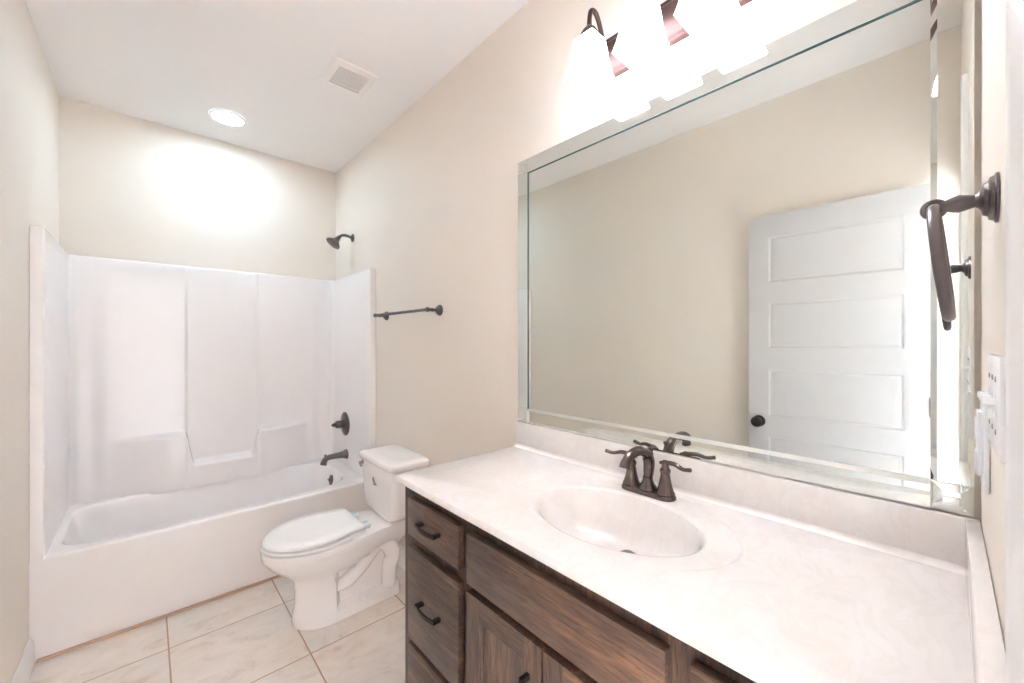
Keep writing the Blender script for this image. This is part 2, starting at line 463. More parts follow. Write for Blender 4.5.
def basin_mesh():
    bm = BM(); n = 128
    x0, x1, y0, y1 = FL - 0.012, W - FL + 0.012, YT + 0.012, L - 0.024
    cx, cy = 0.745, 3.035
    bx0, bx1, by0, by1 = 0.062, 1.400, YT + 0.058, L - 0.072
    angs = [2 * PI * k / n for k in range(n)]
    for X, Y in ((x0, y0), (x1, y0), (x0, y1), (x1, y1)):            # snap one sample to each corner
        a = math.atan2(Y - cy, X - cx) % (2 * PI)
        k = min(range(n), key=lambda i: abs(angs[i] - a)); angs[k] = a
    angs.sort()
    def rect(a, X0, X1, Y0, Y1):
        c, s = math.cos(a), math.sin(a)
        t = min(((X1 if c > 0 else X0) - cx) / c if abs(c) > 1e-9 else 9, ((Y1 if s > 0 else Y0) - cy) / s if abs(s) > 1e-9 else 9)
        return cx + c * t, cy + s * t
    def sup(a, X0, X1, Y0, Y1, e):
        c, s = math.cos(a), math.sin(a)
        hx = (X1 - cx) if c > 0 else (cx - X0); hy = (Y1 - cy) if s > 0 else (cy - Y0)
        t = (abs(c / hx) ** e + abs(s / hy) ** e) ** (-1 / e)
        return cx + c * t, cy + s * t
    rings = []
    rings.append([(*rect(a, x0, x1, y0, y1), ZR) for a in angs])
    for ins, z in ((-0.006, ZR), (0.0, ZR - 0.001), (0.008, ZR - 0.006), (0.013, ZR - 0.016), (0.022, ZR - 0.06), (0.05, ZR - 0.2), (0.075, 0.15), (0.105, 0.115), (0.15, 0.10), (0.25, 0.097)):
        lx = 1.0 + 2.2 * smoothstep(0.0, 0.2, ins)                   # the backrest end slopes more
        rings.append([(*sup(a, bx0 + ins * lx, bx1 - ins, by0 + ins, by1 - ins, (7.0 if math.cos(a) < 0 else 4.4) - 6 * max(ins, 0)), z) for a in angs])
    loft(bm, rings, True, False, True)
    # apron below the front rim
    prof = [(YT + 0.012, ZR), (YT + 0.007, ZR - 0.001), (YT + 0.003, ZR - 0.004), (YT + 0.0005, ZR - 0.009), (YT, ZR - 0.016), (YT, 0.06), (YT + 0.002, 0.0)]
    loft(bm, [[(0.0006, y, z) for y, z in prof], [(x0, y, z) for y, z in prof], [(0.5, y, z) for y, z in prof], [(1.0, y, z) for y, z in prof], [(x1, y, z) for y, z in prof], [(W - 0.0006, y, z) for y, z in prof]], False)
    bmesh.ops.remove_doubles(bm, verts=bm.verts, dist=1e-5)
    return bm
obj('tub_basin', basin_mesh(), M['acrylic'], tub, 50)
b = BM(); box(b, 0.02, YT - 0.016, 0.0005, W - 0.02, YT + 0.004, 0.011, 0.004, 2)  # bead widened to stand also for the dirt and shadow along the tile
obj('caulk_shade_band', b, M['caulk'], tub)
b = BM(); lathe(b, (1.381, 3.07, 0.352), (-1, 0, 0.12), [(0, 0.040), (0.008, 0.040), (0.013, 0.036), (0.016, 0.026), (0.017, 0.010), (0.017, 0)], 28)
ov = obj('overflow_plate', b, M['bronze'], tub)
ov['label'] = 'dark round overflow plate'
b = BM(); tube(b, [(1.366, 3.07, 0.352), (1.360, 3.07, 0.356), (1.352, 3.07, 0.366)], [0.006, 0.005, 0.006], 10, 4)
obj('trip_lever', b, M['bronze'], ov)

# tub fittings on the right-hand surround wall
XS = W - FL - 0.001
t = thing('tub_spout', 'dark bronze tub spout with diverter knob over the tub rim', 'tub spout', (XS, 3.07, 0.527))
b = BM(); lathe(b, (XS, 3.07, 0.527), (-1, 0, 0), [(0, 0.037), (0.006, 0.037), (0.012, 0.033), (0.03, 0.026), (0.06, 0.022), (0.10, 0.020)], 24)
tube(b, [(XS - 0.095, 3.07, 0.527), (XS - 0.138, 3.07, 0.523), (XS - 0.159, 3.07, 0.506), (XS - 0.168, 3.07, 0.478)], [0.020, 0.019, 0.020, 0.024], 20, 6)
obj('spout_body', b, M['bronze'], t)
b = BM(); lathe(b, (XS - 0.154, 3.07, 0.524), (0, 0, 1), [(0, 0.004), (0.012, 0.004), (0.014, 0.008), (0.022, 0.009), (0.026, 0.006), (0.027, 0)], 14)
obj('diverter_knob', b, M['bronze'], t)

t = thing('shower_valve', 'dark bronze shower valve trim with round plate above the tub spout', 'shower valve', (XS, 3.10, 0.752))
b = BM(); lathe(b, (XS, 3.10, 0.752), (-1, 0, 0), [(0, 0.090), (0.003, 0.090), (0.007, 0.085), (0.009, 0.070), (0.012, 0.060), (0.014, 0.034), (0.026, 0.030), (0.028, 0.0)], 40)
obj('valve_plate', b, M['bronze'], t)
b = BM(); lathe(b, (XS - 0.028, 3.10, 0.752), (-1, 0, 0), [(0, 0.024), (0.006, 0.029), (0.014, 0.030), (0.036, 0.028), (0.044, 0.024), (0.048, 0.013), (0.058, 0.015), (0.064, 0.011), (0.072, 0.007), (0.074, 0)], 24)
tube(b, [(XS - 0.05, 3.10, 0.752), (XS - 0.055, 3.112, 0.742), (XS - 0.058, 3.128, 0.728)], [0.010, 0.007, 0.008], 10, 5)
obj('valve_handle', b, M['bronze'], t)

t = thing('shower', 'dark bronze shower head on a short arm, high above the tub', 'shower head', (W, 3.06, 2.168))
b = BM(); lathe(b, (W - 0.001, 3.06, 2.168), (-1, 0, 0), [(0, 0.032), (0.003, 0.032), (0.008, 0.026), (0.012, 0.016), (0.016, 0.010)], 28)
obj('flange', b, M['bronze'], t)
b = BM(); tube(b, [(W - 0.01, 3.06, 2.168), (W - 0.05, 3.06, 2.178), (W - 0.085, 3.06, 2.172), (W - 0.108, 3.06, 2.150)], 0.010, 14, 8)
obj('shower_arm', b, M['bronze'], t)
b = BM(); lathe(b, (W - 0.100, 3.06, 2.160), (-0.62, 0.0, -0.78), [(0, 0.012), (0.010, 0.015), (0.018, 0.015), (0.024, 0.019), (0.034, 0.019), (0.042, 0.026), (0.056, 0.040), (0.068, 0.052), (0.078, 0.054), (0.080, 0.050), (0.0805, 0.0)], 36)
obj('spray_head', b, M['bronze'], t)

# ------------------------------------------------------------------ toilet
TY = 2.140
toilet = thing('toilet', 'white two-piece toilet with closed lid between the tub and vanity', 'toilet', (W, TY, 0))
def T(u, v, z): return (W - u, TY + v, z)             # u out from the wall, v along it
def egg(uf, uc, ub, bw, wb, z, n=28, nr=10, pinch=None, pw=None, rr=0.03, e=2.0):
    """half outline front tip -> back middle, mirrored.  pinch: u where the side steps in to pw"""
    half = []
    for k in range(n + 1):
        t = k / n * PI / 2
        half.append((uc + (uf - uc) * math.cos(t) ** (2 / e), bw * math.sin(t) ** (2 / e)))
    for k in range(1, nr + 1):
        q = k / nr; u = uc + (ub + rr - uc) * q
        w = bw + (wb - bw) * smoothstep(0, 1, q)
        if pinch is not None and u < pinch: w = min(w, pw)
        half.append((u, w))
    lw = half[-1][1]
    for k in range(1, 5):
        t = k / 4 * PI / 2; half.append((ub + rr - rr * math.sin(t), lw - rr + rr * math.cos(t)))
    return [T(u, v, z) for u, v in half] + [T(u, -v, z) for u, v in half[-1:0:-1]]
b = BM()
rings = [egg(0.640, 0.47, 0.125, 0.118, 0.112, 0.0), egg(0.642, 0.47, 0.123, 0.120, 0.114, 0.012),
         egg(0.640, 0.47, 0.125, 0.117, 0.111, 0.050),
         egg(0.636, 0.47, 0.130, 0.113, 0.107, 0.064, pinch=0.485, pw=0.066),
         egg(0.630, 0.47, 0.135, 0.108, 0.100, 0.11, pinch=0.485, pw=0.058),
         egg(0.630, 0.47, 0.135, 0.106, 0.098, 0.17, pinch=0.482, pw=0.060),
         egg(0.640, 0.48, 0.130, 0.110, 0.100, 0.215, pinch=0.47, pw=0.072),
         egg(0.664, 0.49, 0.120, 0.124, 0.100, 0.245, pinch=0.36, pw=0.084),
         egg(0.700, 0.50, 0.100, 0.146, 0.102, 0.278, pinch=0.30, pw=0.094),
         egg(0.732, 0.51, 0.080, 0.164, 0.108, 0.308),
         egg(0.752, 0.515, 0.060, 0.175, 0.114, 0.332),
         egg(0.764, 0.515, 0.045, 0.181, 0.118, 0.350), egg(0.770, 0.515, 0.040, 0.185, 0.120, 0.362),
         egg(0.772, 0.515, 0.038, 0.186, 0.121, 0.388), egg(0.770, 0.515, 0.040, 0.184, 0.119, 0.396), egg(0.762, 0.515, 0.046, 0.176, 0.112, 0.399)]
loft(b, rings, True, True, True)
for s in (-1, 1):                                      # the moulded trapway on each side
    tube(b, [T(0.47, s * 0.060, 0.140), T(0.40, s * 0.074, 0.165), T(0.33, s * 0.080, 0.222), T(0.26, s * 0.076, 0.285), T(0.19, s * 0.070, 0.305)], [0.026, 0.036, 0.038, 0.036, 0.030], 18, 8)
    tube(b, [T(0.26, s * 0.070, 0.300), T(0.195, s * 0.078, 0.275), T(0.165, s * 0.080, 0.215), T(0.180, s * 0.078, 0.150), T(0.185, s * 0.078, 0.055)], [0.030, 0.042, 0.044, 0.040, 0.036], 18, 8)
    tube(b, [T(0.45, s * 0.085, 0.225), T(0.38, s * 0.098, 0.262), T(0.30, s * 0.096, 0.318)], [0.014, 0.020, 0.018], 14, 8)
obj('bowl', b, M['porcelain'], toilet, 40)
for s in (-1, 1):
    b = BM(); lathe(b, T(0.335, s * 0.096, 0.048), (0, s * 0.35, 1), [(0, 0.017), (0.008, 0.017), (0.016, 0.013), (0.020, 0.006), (0.021, 0)], 20)
    obj('bolt_cap', b, M['plastic'], toilet)
b = BM()
for u_, v_ in ((0.66, 0.10), (0.66, -0.10), (0.40, 0.15), (0.40, -0.15)): box(b, W - u_ - 0.012, TY + v_ - 0.008, 0.3985, W - u_ + 0.012, TY + v_ + 0.008, 0.408)
loft(b, [egg(0.758, 0.53, 0.345, 0.176, 0.140, 0.4060, rr=0.02), egg(0.768, 0.53, 0.335, 0.184, 0.148, 0.4075, rr=0.02), egg(0.772, 0.53, 0.332, 0.187, 0.150, 0.4130, rr=0.02), egg(0.768, 0.53, 0.335, 0.184, 0.148, 0.4190, rr=0.02), egg(0.752, 0.53, 0.350, 0.172, 0.136, 0.4205, rr=0.02)], True, True, True)
obj('seat', b, M['seat'], toilet, 50)
b = BM()
loft(b, [egg(0.756, 0.535, 0.345, 0.176, 0.136, 0.4295, rr=0.02), egg(0.766, 0.535, 0.338, 0.183, 0.143, 0.4295, rr=0.02), egg(0.768, 0.535, 0.336, 0.185, 0.145, 0.4365, rr=0.02), egg(0.764, 0.535, 0.339, 0.182, 0.142, 0.4435, rr=0.02),
         egg(0.750, 0.535, 0.350, 0.170, 0.132, 0.4510, rr=0.02), egg(0.700, 0.53, 0.380, 0.13, 0.10, 0.4510, rr=0.02)], True, True, True)
obj('lid', b, M['seat'], toilet, 50)
for s in (-1, 1):
    b = BM(); box(b, W - 0.348, TY + s * 0.075 - 0.024, 0.4005, W - 0.292, TY + s * 0.075 + 0.024, 0.428, 0.008, 3)
    hg = obj('seat_hinge', b, M['seat'], toilet, 40)
    b = BM(); box(b, W - 0.325, TY + s * 0.075 - 0.014, 0.4285, W - 0.303, TY + s * 0.075 + 0.014, 0.4292)
    obj('hinge_sticker', b, M['teal'], hg, 0)
# tank: lofted rounded rectangles, big round lower corners
def rrect(u0, u1, w, r, z, n=7, bow=0.0):
    pts = []
    for cu, cv, a0 in ((u1 - r, w - r, 0), (u0 + r * 0.5, w - r * 0.5, PI / 2), (u0 + r * 0.5, -w + r * 0.5, PI), (u1 - r, -w + r, 1.5 * PI)):
        q = r if cu > (u0 + u1) / 2 else r * 0.5
        for k in range(n):
            a = a0 + k / (n - 1) * PI / 2; pts.append((cu + q * math.cos(a), cv + q * math.sin(a)))
    return [T(u + bow * (1 - (v / w) ** 2) * (1 if u > (u0 + u1) / 2 else 0), v, z) for u, v in pts]
b = BM()
tk = [(0.4005, 0.185, 0.090), (0.402, 0.195, 0.110), (0.408, 0.203, 0.138), (0.420, 0.208, 0.165), (0.440, 0.212, 0.187), (0.47, 0.214, 0.200), (0.52, 0.216, 0.206), (0.60, 0.219, 0.211), (0.690, 0.221, 0.215), (0.6935, 0.217, 0.211)]
loft(b, [rrect(0.022, u, w, 0.035, z, bow=0.010) for z, u, w in tk], True, True, True)
tank = obj('tank', b, M['porcelain'], toilet, 50)
b = BM()
loft(b, [rrect(0.015, u, w, 0.040, z, bow=0.012) for z, u, w in ((0.6945, 0.222, 0.217), (0.697, 0.232, 0.227), (0.702, 0.235, 0.230), (0.722, 0.235, 0.230), (0.731, 0.231, 0.226), (0.736, 0.221, 0.216), (0.738, 0.17, 0.17))], True, True, True)
obj('tank_lid', b, M['porcelain'], toilet, 50)
b = BM(); lathe(b, T(0.2235, 0.178, 0.672), (-1, 0, 0), [(0, 0.013), (0.006, 0.012), (0.012, 0.007), (0.020, 0.006)], 18)
tube(b, [T(0.240, 0.184, 0.672), T(0.248, 0.165, 0.670), T(0.250, 0.135, 0.664)], [0.006, 0.005, 0.007], 10, 5)
fl = obj('flush_lever', b, M['chrome'], toilet); fl['label'] = 'small metal flush lever'
b = BM()                                               # faint printed mark on the tank front
for dv, z0, z1, w_ in ((0.028, 0.600, 0.618, 0.004), (0.018, 0.592, 0.606, 0.003), (0.008, 0.590, 0.594, 0.012), (-0.004, 0.582, 0.588, 0.008), (0.022, 0.578, 0.582, 0.007)):
    box(b, W - 0.2292, TY + dv - w_, z0, W - 0.2240, TY + dv + w_, z1)
obj('tank_mark', b, M['ink'], tank, 0)

t = thing('supply_valve', 'small water supply stop on the wall behind the toilet', 'water valve', (W, 2.315, 0.185))
b = BM(); lathe(b, (W - 0.001, 2.315, 0.185), (-1, 0, 0), [(0, 0.032), (0.004, 0.031), (0.009, 0.022), (0.011, 0.009), (0.045, 0.009)], 26)
obj('escutcheon', b, M['plastic'], t)
b = BM(); lathe(b, (W - 0.045, 2.315, 0.165), (0, 0, 1), [(0, 0.012), (0.03, 0.012), (0.034, 0.008), (0.048, 0.008)], 16)
lathe(b, (W - 0.05, 2.315, 0.180), (-1, 0, 0), [(0, 0.007), (0.012, 0.007), (0.014, 0.018), (0.024, 0.018), (0.026, 0.0)], 16)
obj('valve_body', b, M['chrome'], t)
b = BM(); tube(b, [(W - 0.045, 2.315, 0.213), (W - 0.05, 2.318, 0.27), (W - 0.070, 2.312, 0.33), (W - 0.088, 2.298, 0.375), (W - 0.090, 2.292, 0.412)], 0.005, 10, 8)
obj('hose', b, M['plastic'], t)

# ------------------------------------------------------------------ vanity
XB, XF = 0.995, 0.975                                 # face frame and overlay fronts
VY0, VY1 = YF + 0.004, 1.200
CT, CTH = 0.9415, 0.020
van = thing('vanity_cabinet', 'dark brown stained wood bathroom vanity cabinet under the white countertop', 'vanity', (W, (VY0 + VY1) / 2, 0))
b = BM(); 
for y0, y1 in ((VY0, VY0 + 0.016), (0.278, 0.294), (0.842, 0.858), (VY1 - 0.016, VY1)): box(b, XB + 0.0192, y0, 0.118, W - 0.016, y1, CT - CTH - 0.0005)
box(b, XB + 0.0192, VY0, 0.10, W - 0.016, VY1, 0.118); box(b, W - 0.0155, VY0, 0.10, W - 0.004, VY1, CT - CTH - 0.0005)
box(b, XB + 0.075, VY0, 0.0005, XB + 0.091, VY1, 0.0998); box(b, XB + 0.0912, VY1 - 0.016, 0.0005, W - 0.004, VY1, 0.0998); box(b, XB + 0.0912, VY0, 0.0005, W - 0.004, VY0 + 0.016, 0.0998)
obj('carcass', b, M['woodf'], van, 0)
b = BM()
zt, z0 = CT - CTH - 0.0005, 0.10
for y0, y1 in ((VY0, 0.005), (0.235, 0.325), (0.810, 0.890), (1.125, VY1)): box(b, XB, y0, z0, XB + 0.019, y1, zt, 0.0008, 1)
for a, c in ((0.005, 0.235), (0.325, 0.810), (0.890, 1.125)):
    for q0, q1 in ((zt - 0.05, zt), (0.735, 0.775), (z0, z0 + 0.04)): box(b, XB + 0.0003, a, q0, XB + 0.019, c, q1)
for a, c in ((0.005, 0.235), (0.890, 1.125)): box(b, XB + 0.0003, a, 0.425, XB + 0.019, c, 0.460)
obj('face_frame', b, M['woodf'], van, 0)

def bow_pull(parent, y, z, vertical=False, half=0.052):
    bm = BM(); x = XF
    def Q(s, out, w=0.0): return (x - out, y, z + s) if vertical else (x - out, y + s, z)
    n = 14; path = [Q(-half + 2 * half * k / n, 0.020 + 0.008 * (1 - ((k - n / 2) / (n / 2)) ** 2)) for k in range(n + 1)]
    hw = 0.0048
    def rect(p, ds):
        p = Vector(p); ax = Vector((0, 1, 0)) if vertical else Vector((0, 0, 1)); o = Vector((-1, 0, 0))
        return [p + ax * hw - o * 0.003, p + ax * hw + o * 0.003, p - ax * hw + o * 0.003, p - ax * hw - o * 0.003]
    loft(bm, [rect(p, 0) for p in path], True, True, True)
    for s in (-1, 1):
        c = s * (half - 0.006)
        if vertical: box(bm, x - 0.0245, y - hw, z + c - 0.006, x - 0.0003, y + hw, z + c + 0.006)
        else: box(bm, x - 0.0245, y + c - 0.006, z - hw, x - 0.0003, y + c + 0.006, z + hw)
    o = obj('handle', bm, M['pull'], parent, 40); return o

def slab_front(name, y0, y1, z0, z1, handle=True):
    bm = BM(); box(bm, XF, y0, z0, XB - 0.0005, y1, z1, 0.0014, 2)
    o = obj(name, bm, M['woodh'], van, 30)
    if handle: bow_pull(o, (y0 + y1) / 2, (z0 + z1) / 2 + 0.004)
    return o
for ya, yb_ in ((0.870, 1.144), (-0.012, 0.262)):
    slab_front('drawer', ya, yb_, 0.774, 0.889)
    slab_front('drawer', ya, yb_, 0.452, 0.738)
    slab_front('drawer', ya, yb_, 0.130, 0.434)
slab_front('false_front', 0.301, 0.834, 0.757, 0.886, False)
for ya, yb_, hy in ((0.5705, 0.832, 0.608), (0.303, 0.5645, 0.527)):
    bm = BM(); st = 0.052
    panel_slab(bm, XF, XB - 0.0005, ya, yb_, 0.130, 0.737, [(ya + st, yb_ - st, 0.130 + st, 0.737 - st)], [(0.003, 0.004), (0.009, 0.005), (0.0105, 0.012), (0.015, 0.0135)])
    d = obj('cabinet_door', bm, M['woodv'], van, 20)
    d.data.materials.append(M['woodh'])                # rails run level, stiles and panel upright
    for f in d.data.polygons:
        y_, z_ = f.center.y + van.location.y, f.center.z
        if abs(f.normal.x) > 0.9 and ya + st < y_ < yb_ - st and not 0.130 + st < z_ < 0.737 - st: f.material_index = 1
    bow_pull(d, hy, 0.613, True)

# countertop with integral bowl
top = thing('countertop', 'white cultured marble countertop with integral oval sink on the vanity', 'countertop', (W, 0.588, CT))
CX0, CX1, CY0, CY1 = 0.971, W - 0.002, YF + 0.001, 1.2216
SX, SY = 1.244, 0.578
def counter():
    bm = BM(); n = 160; A = [2 * PI * k / n for k in range(n)]
    for X, Y in ((CX0, CY0), (CX1, CY0), (CX0, CY1), (CX1, CY1)):
        a = math.atan2(Y - SY, X - SX) % (2 * PI); k = min(range(n), key=lambda i: abs(A[i] - a)); A[k] = a
    A.sort()
    def rect(a, g):
        c, s = math.cos(a), math.sin(a)
        t = min(((CX1 - g if c > 0 else CX0 + g) - SX) / c if abs(c) > 1e-9 else 9, ((CY1 - g if s > 0 else CY0 + g) - SY) / s if abs(s) > 1e-9 else 9)
        return SX + c * t, SY + s * t
    def ell(a, xc, yc, rx, ry):                        # polar from the sink centre, as an ellipse about (xc, yc)
        c, s = math.cos(a), math.sin(a); dx, dy = SX - xc, SY - yc
        aa = (c / rx) ** 2 + (s / ry) ** 2; bb_ = 2 * (dx * c / rx ** 2 + dy * s / ry ** 2); cc = (dx / rx) ** 2 + (dy / ry) ** 2 - 1
        t = (-bb_ + math.sqrt(bb_ * bb_ - 4 * aa * cc)) / (2 * aa); return SX + c * t, SY + s * t
    R = [[(*rect(a, 0.0), CT - CTH) for a in A], [(*rect(a, 0.0), CT - 0.005) for a in A], [(*rect(a, 0.0015), CT - 0.0015) for a in A], [(*rect(a, 0.005), CT) for a in A]]
    ox, oy, orx, ory = 1.250, 0.590, 0.228, 0.312
    for g, z in ((0.0, CT), (0.004, CT - 0.0008), (0.009, CT - 0.0042), (0.014, CT - 0.005)):
        R.append([(*ell(a, ox, oy, orx - g, ory - g), CT + (z - CT) * smoothstep(-0.75, 0.15, math.cos(a))) for a in A])
    for i, (g, z) in enumerate(((-0.012, -0.005), (-0.004, -0.0062), (0.004, -0.011), (0.012, -0.023), (0.026, -0.056), (0.045, -0.088), (0.068, -0.112), (0.095, -0.124), (0.120, -0.1285), (0.138, -0.130))):
        f = min(1.0, max(0, g) / 0.138)
        R.append([(ell(a, SX, SY, 0.162 - g, 0.224 - g - 0.06 * f ** 3)[0] + 0.066 * f, ell(a, SX, SY, 0.162 - g, 0.224 - g - 0.06 * f ** 3)[1], CT + (z if i > 2 else z + 0.005 * (1 - smoothstep(-0.75, 0.15, math.cos(a))) * (1 - i / 3))) for a in A])
    loft(bm, R, True, False, True)
    # underside rim
    return bm
obj('slab', counter(), M['marble'], top, 30)
b = BM(); box(b, W - 0.0225, CY0, CT + 0.0002, W - 0.002, CY1 - 0.004, CT + 0.1031, 0.003, 2)
# small cove where splash meets slab
loft(b, [[(W - 0.0225 - 0.012 + 0.012 * math.sin(q), y, CT + 0.012 - 0.012 * math.cos(q)) for q in [k / 6 * PI / 2 for k in range(7)]] + [(W - 0.0225, y, CT + 0.0003)] for y in (CY0 + 0.02, CY1 - 0.004)], True, True, True)
obj('back_splash', b, M['marble'], top, 40)
b = BM(); box(b, CX0 + 0.004, CY0, CT + 0.0002, W - 0.023, CY0 + 0.020, CT + 0.1031, 0.003, 2)
obj('side_splash', b, M['marble'], top, 40)
b = BM(); lathe(b, (1.309, SY - 0.008, CT - 0.1300), (0, 0, 1), [(0, 0.024), (0.002, 0.024), (0.004, 0.020), (0.004, 0.016), (0.008, 0.015), (0.010, 0.010), (0.0105, 0)], 28)
obj('sink_drain', b, M['drain'], top)

# faucet
FX, FY = 1.445, 0.587
zf = CT - 0.004
fc = thing('faucet', 'dark bronze two-handle faucet with arched spout behind the sink', 'faucet', (FX, FY, zf))
b = BM()
def stadium(rw, hl, z, n=16):
    pts = []
    for s in (1, -1):
        for k in range(n + 1):
            a = (0 if s > 0 else PI) + k / n * PI
            pts.append((FX + rw * math.cos(a), FY + s * hl + rw * math.sin(a), z))
    return pts
loft(b, [stadium(0.029, 0.053, zf + 0.0003), stadium(0.029, 0.053, zf + 0.006), stadium(0.026, 0.053, zf + 0.011), stadium(0.022, 0.053, zf + 0.014), stadium(0.015, 0.053, zf + 0.015)], True, True, True)
obj('base_plate', b, M['faucet'], fc, 50)
b = BM(); lathe(b, (FX, FY, zf + 0.0145), (0, 0, 1), [(0, 0.027), (0.006, 0.025), (0.014, 0.019), (0.024, 0.0145), (0.034, 0.0140)], 28)
tube(b, [(FX, FY, zf + 0.036), (FX + 0.005, FY, zf + 0.064), (FX + 0.006, FY, zf + 0.092), (FX - 0.012, FY, zf + 0.119), (FX - 0.050, FY, zf + 0.132), (FX - 0.092, FY, zf + 0.128), (FX - 0.118, FY, zf + 0.112), (FX - 0.124, FY, zf + 0.098)],
     [0.0115, 0.0150, 0.0165, 0.0150, 0.0138, 0.0130, 0.0130, 0.0150], 22, 9)
obj('spout', b, M['faucet'], fc, 50)
b = BM(); lathe(b, (FX + 0.019, FY, zf + 0.060), (0, 0, 1), [(0, 0.004), (0.044, 0.004), (0.050, 0.0075), (0.054, 0.0055), (0.058, 0.0048), (0.064, 0.0085), (0.068, 0.0085), (0.071, 0.004), (0.0715, 0)], 16)
obj('lift_rod', b, M['faucet'], fc)
for s in (-1, 1):
    y = FY + s * 0.053
    b = BM(); lathe(b, (FX, y, zf + 0.0145), (0, 0, 1), [(0, 0.026), (0.005, 0.0245), (0.008, 0.022), (0.030, 0.0165), (0.052, 0.0125), (0.056, 0.0130), (0.060, 0.0145), (0.066, 0.0145), (0.070, 0.011), (0.080, 0.009), (0.086, 0.0095), (0.092, 0.006), (0.093, 0)], 24)
    hb = obj('handle_body', b, M['faucet'], fc)
    b = BM(); z = zf + 0.100
    tube(b, [(FX + 0.004, y - s * 0.016, z - 0.004), (FX, y, z), (FX - 0.006, y + s * 0.030, z + 0.003), (FX - 0.014, y + s * 0.055, z - 0.003), (FX - 0.020, y + s * 0.078, z + 0.001)], [0.006, 0.0085, 0.0080, 0.0065, 0.0075], 14, 8, 0.75)
    obj('lever', b, M['faucet'], hb)

# ------------------------------------------------------------------ mirror with bevelled mirror-strip frame
MY0, MY1, MZ0, MZ1 = -0.036, 1.2137, CT + 0.1065, 2.126
mir = thing('wall_mirror', 'large rectangular mirror in a mirrored frame on the wall above the vanity', 'mirror', (W, (MY0 + MY1) / 2, MZ0))
SW, XM, XT = 0.057, W - 0.010, W - 0.0195
b = BM(); box(b, XM, MY0 + 0.002, MZ0 + 0.002, W - 0.001, MY1 - 0.002, MZ1 - 0.002)
obj('pane', b, M['mirror'], mir, 0)
bi, bo = 0.0095, 0.004
def mstrip(horizontal, a0, a1, c_in, c_out, bevel):
    """strip of mirror glass running a0..a1; a wide bevel on its inner edge or a plain polished one"""
    k = 1 if c_out > c_in else -1
    i_ = bi if bevel else 0.0008
    XT = XM - 0.0095 if bevel else XM - 0.0042
    prof = [(c_in, XM - 0.0003), (c_in, XT + (0.0088 if bevel else 0.0006)), (c_in + k * i_, XT), (c_out - k * bo, XT), (c_out, XT + 0.0012), (c_out, XM - 0.0003)]
    mk = (lambda a, c, x: (x, a, c)) if horizontal else (lambda a, c, x: (x, c, a))
    bm = BM(); loft(bm, [[mk(a, c, x) for c, x in prof] for a in (a0, a1)], True, True, True); return bm
ya, yb_, za, zb = MY0 + SW + 0.0006, MY1 - SW - 0.0006, MZ0 + SW + 0.0006, MZ1 - SW - 0.0006
obj('mirror_strip', mstrip(True, ya, yb_, MZ0 + SW, MZ0, True), M['mirror'], mir, 0)
ts = obj('mirror_strip', mstrip(True, ya, yb_, MZ1 - SW, MZ1, False), M['mirror'], mir, 0)
obj('mirror_strip', mstrip(False, za, zb, MY0 + SW, MY0, True), M['mirror'], mir, 0)
ls = obj('mirror_strip', mstrip(False, za, zb, MY1 - SW, MY1, False), M['mirror'], mir, 0)
b = BM(); box(b, XM - 0.0036, ya, MZ1 - SW - 0.0022, XM - 0.0003, yb_, MZ1 - SW - 0.0002); obj('glass_edge', b, M['mirror_edge'], ts, 0)
b = BM(); box(b, XM - 0.0036, MY1 - SW - 0.0024, za, XM - 0.0003, MY1 - SW - 0.0002, zb); obj('glass_edge', b, M['mirror_edge'], ls, 0)
for y0_ in (MY0, MY1 - SW):
    for z0_ in (MZ0, MZ1 - SW):
        bm = BM(); g = 0.017
        sq = lambda x, i: [(x, y0_ + i, z0_ + i), (x, y0_ + SW - i, z0_ + i), (x, y0_ + SW - i, z0_ + SW - i), (x, y0_ + i, z0_ + SW - i)]
        loft(bm, [sq(XM - 0.0003, 0), sq(XT + 0.0055, 0), sq(XT - 0.002, g)], True, True, True)
        obj('corner_block', bm, M['mirror'], mir, 0)

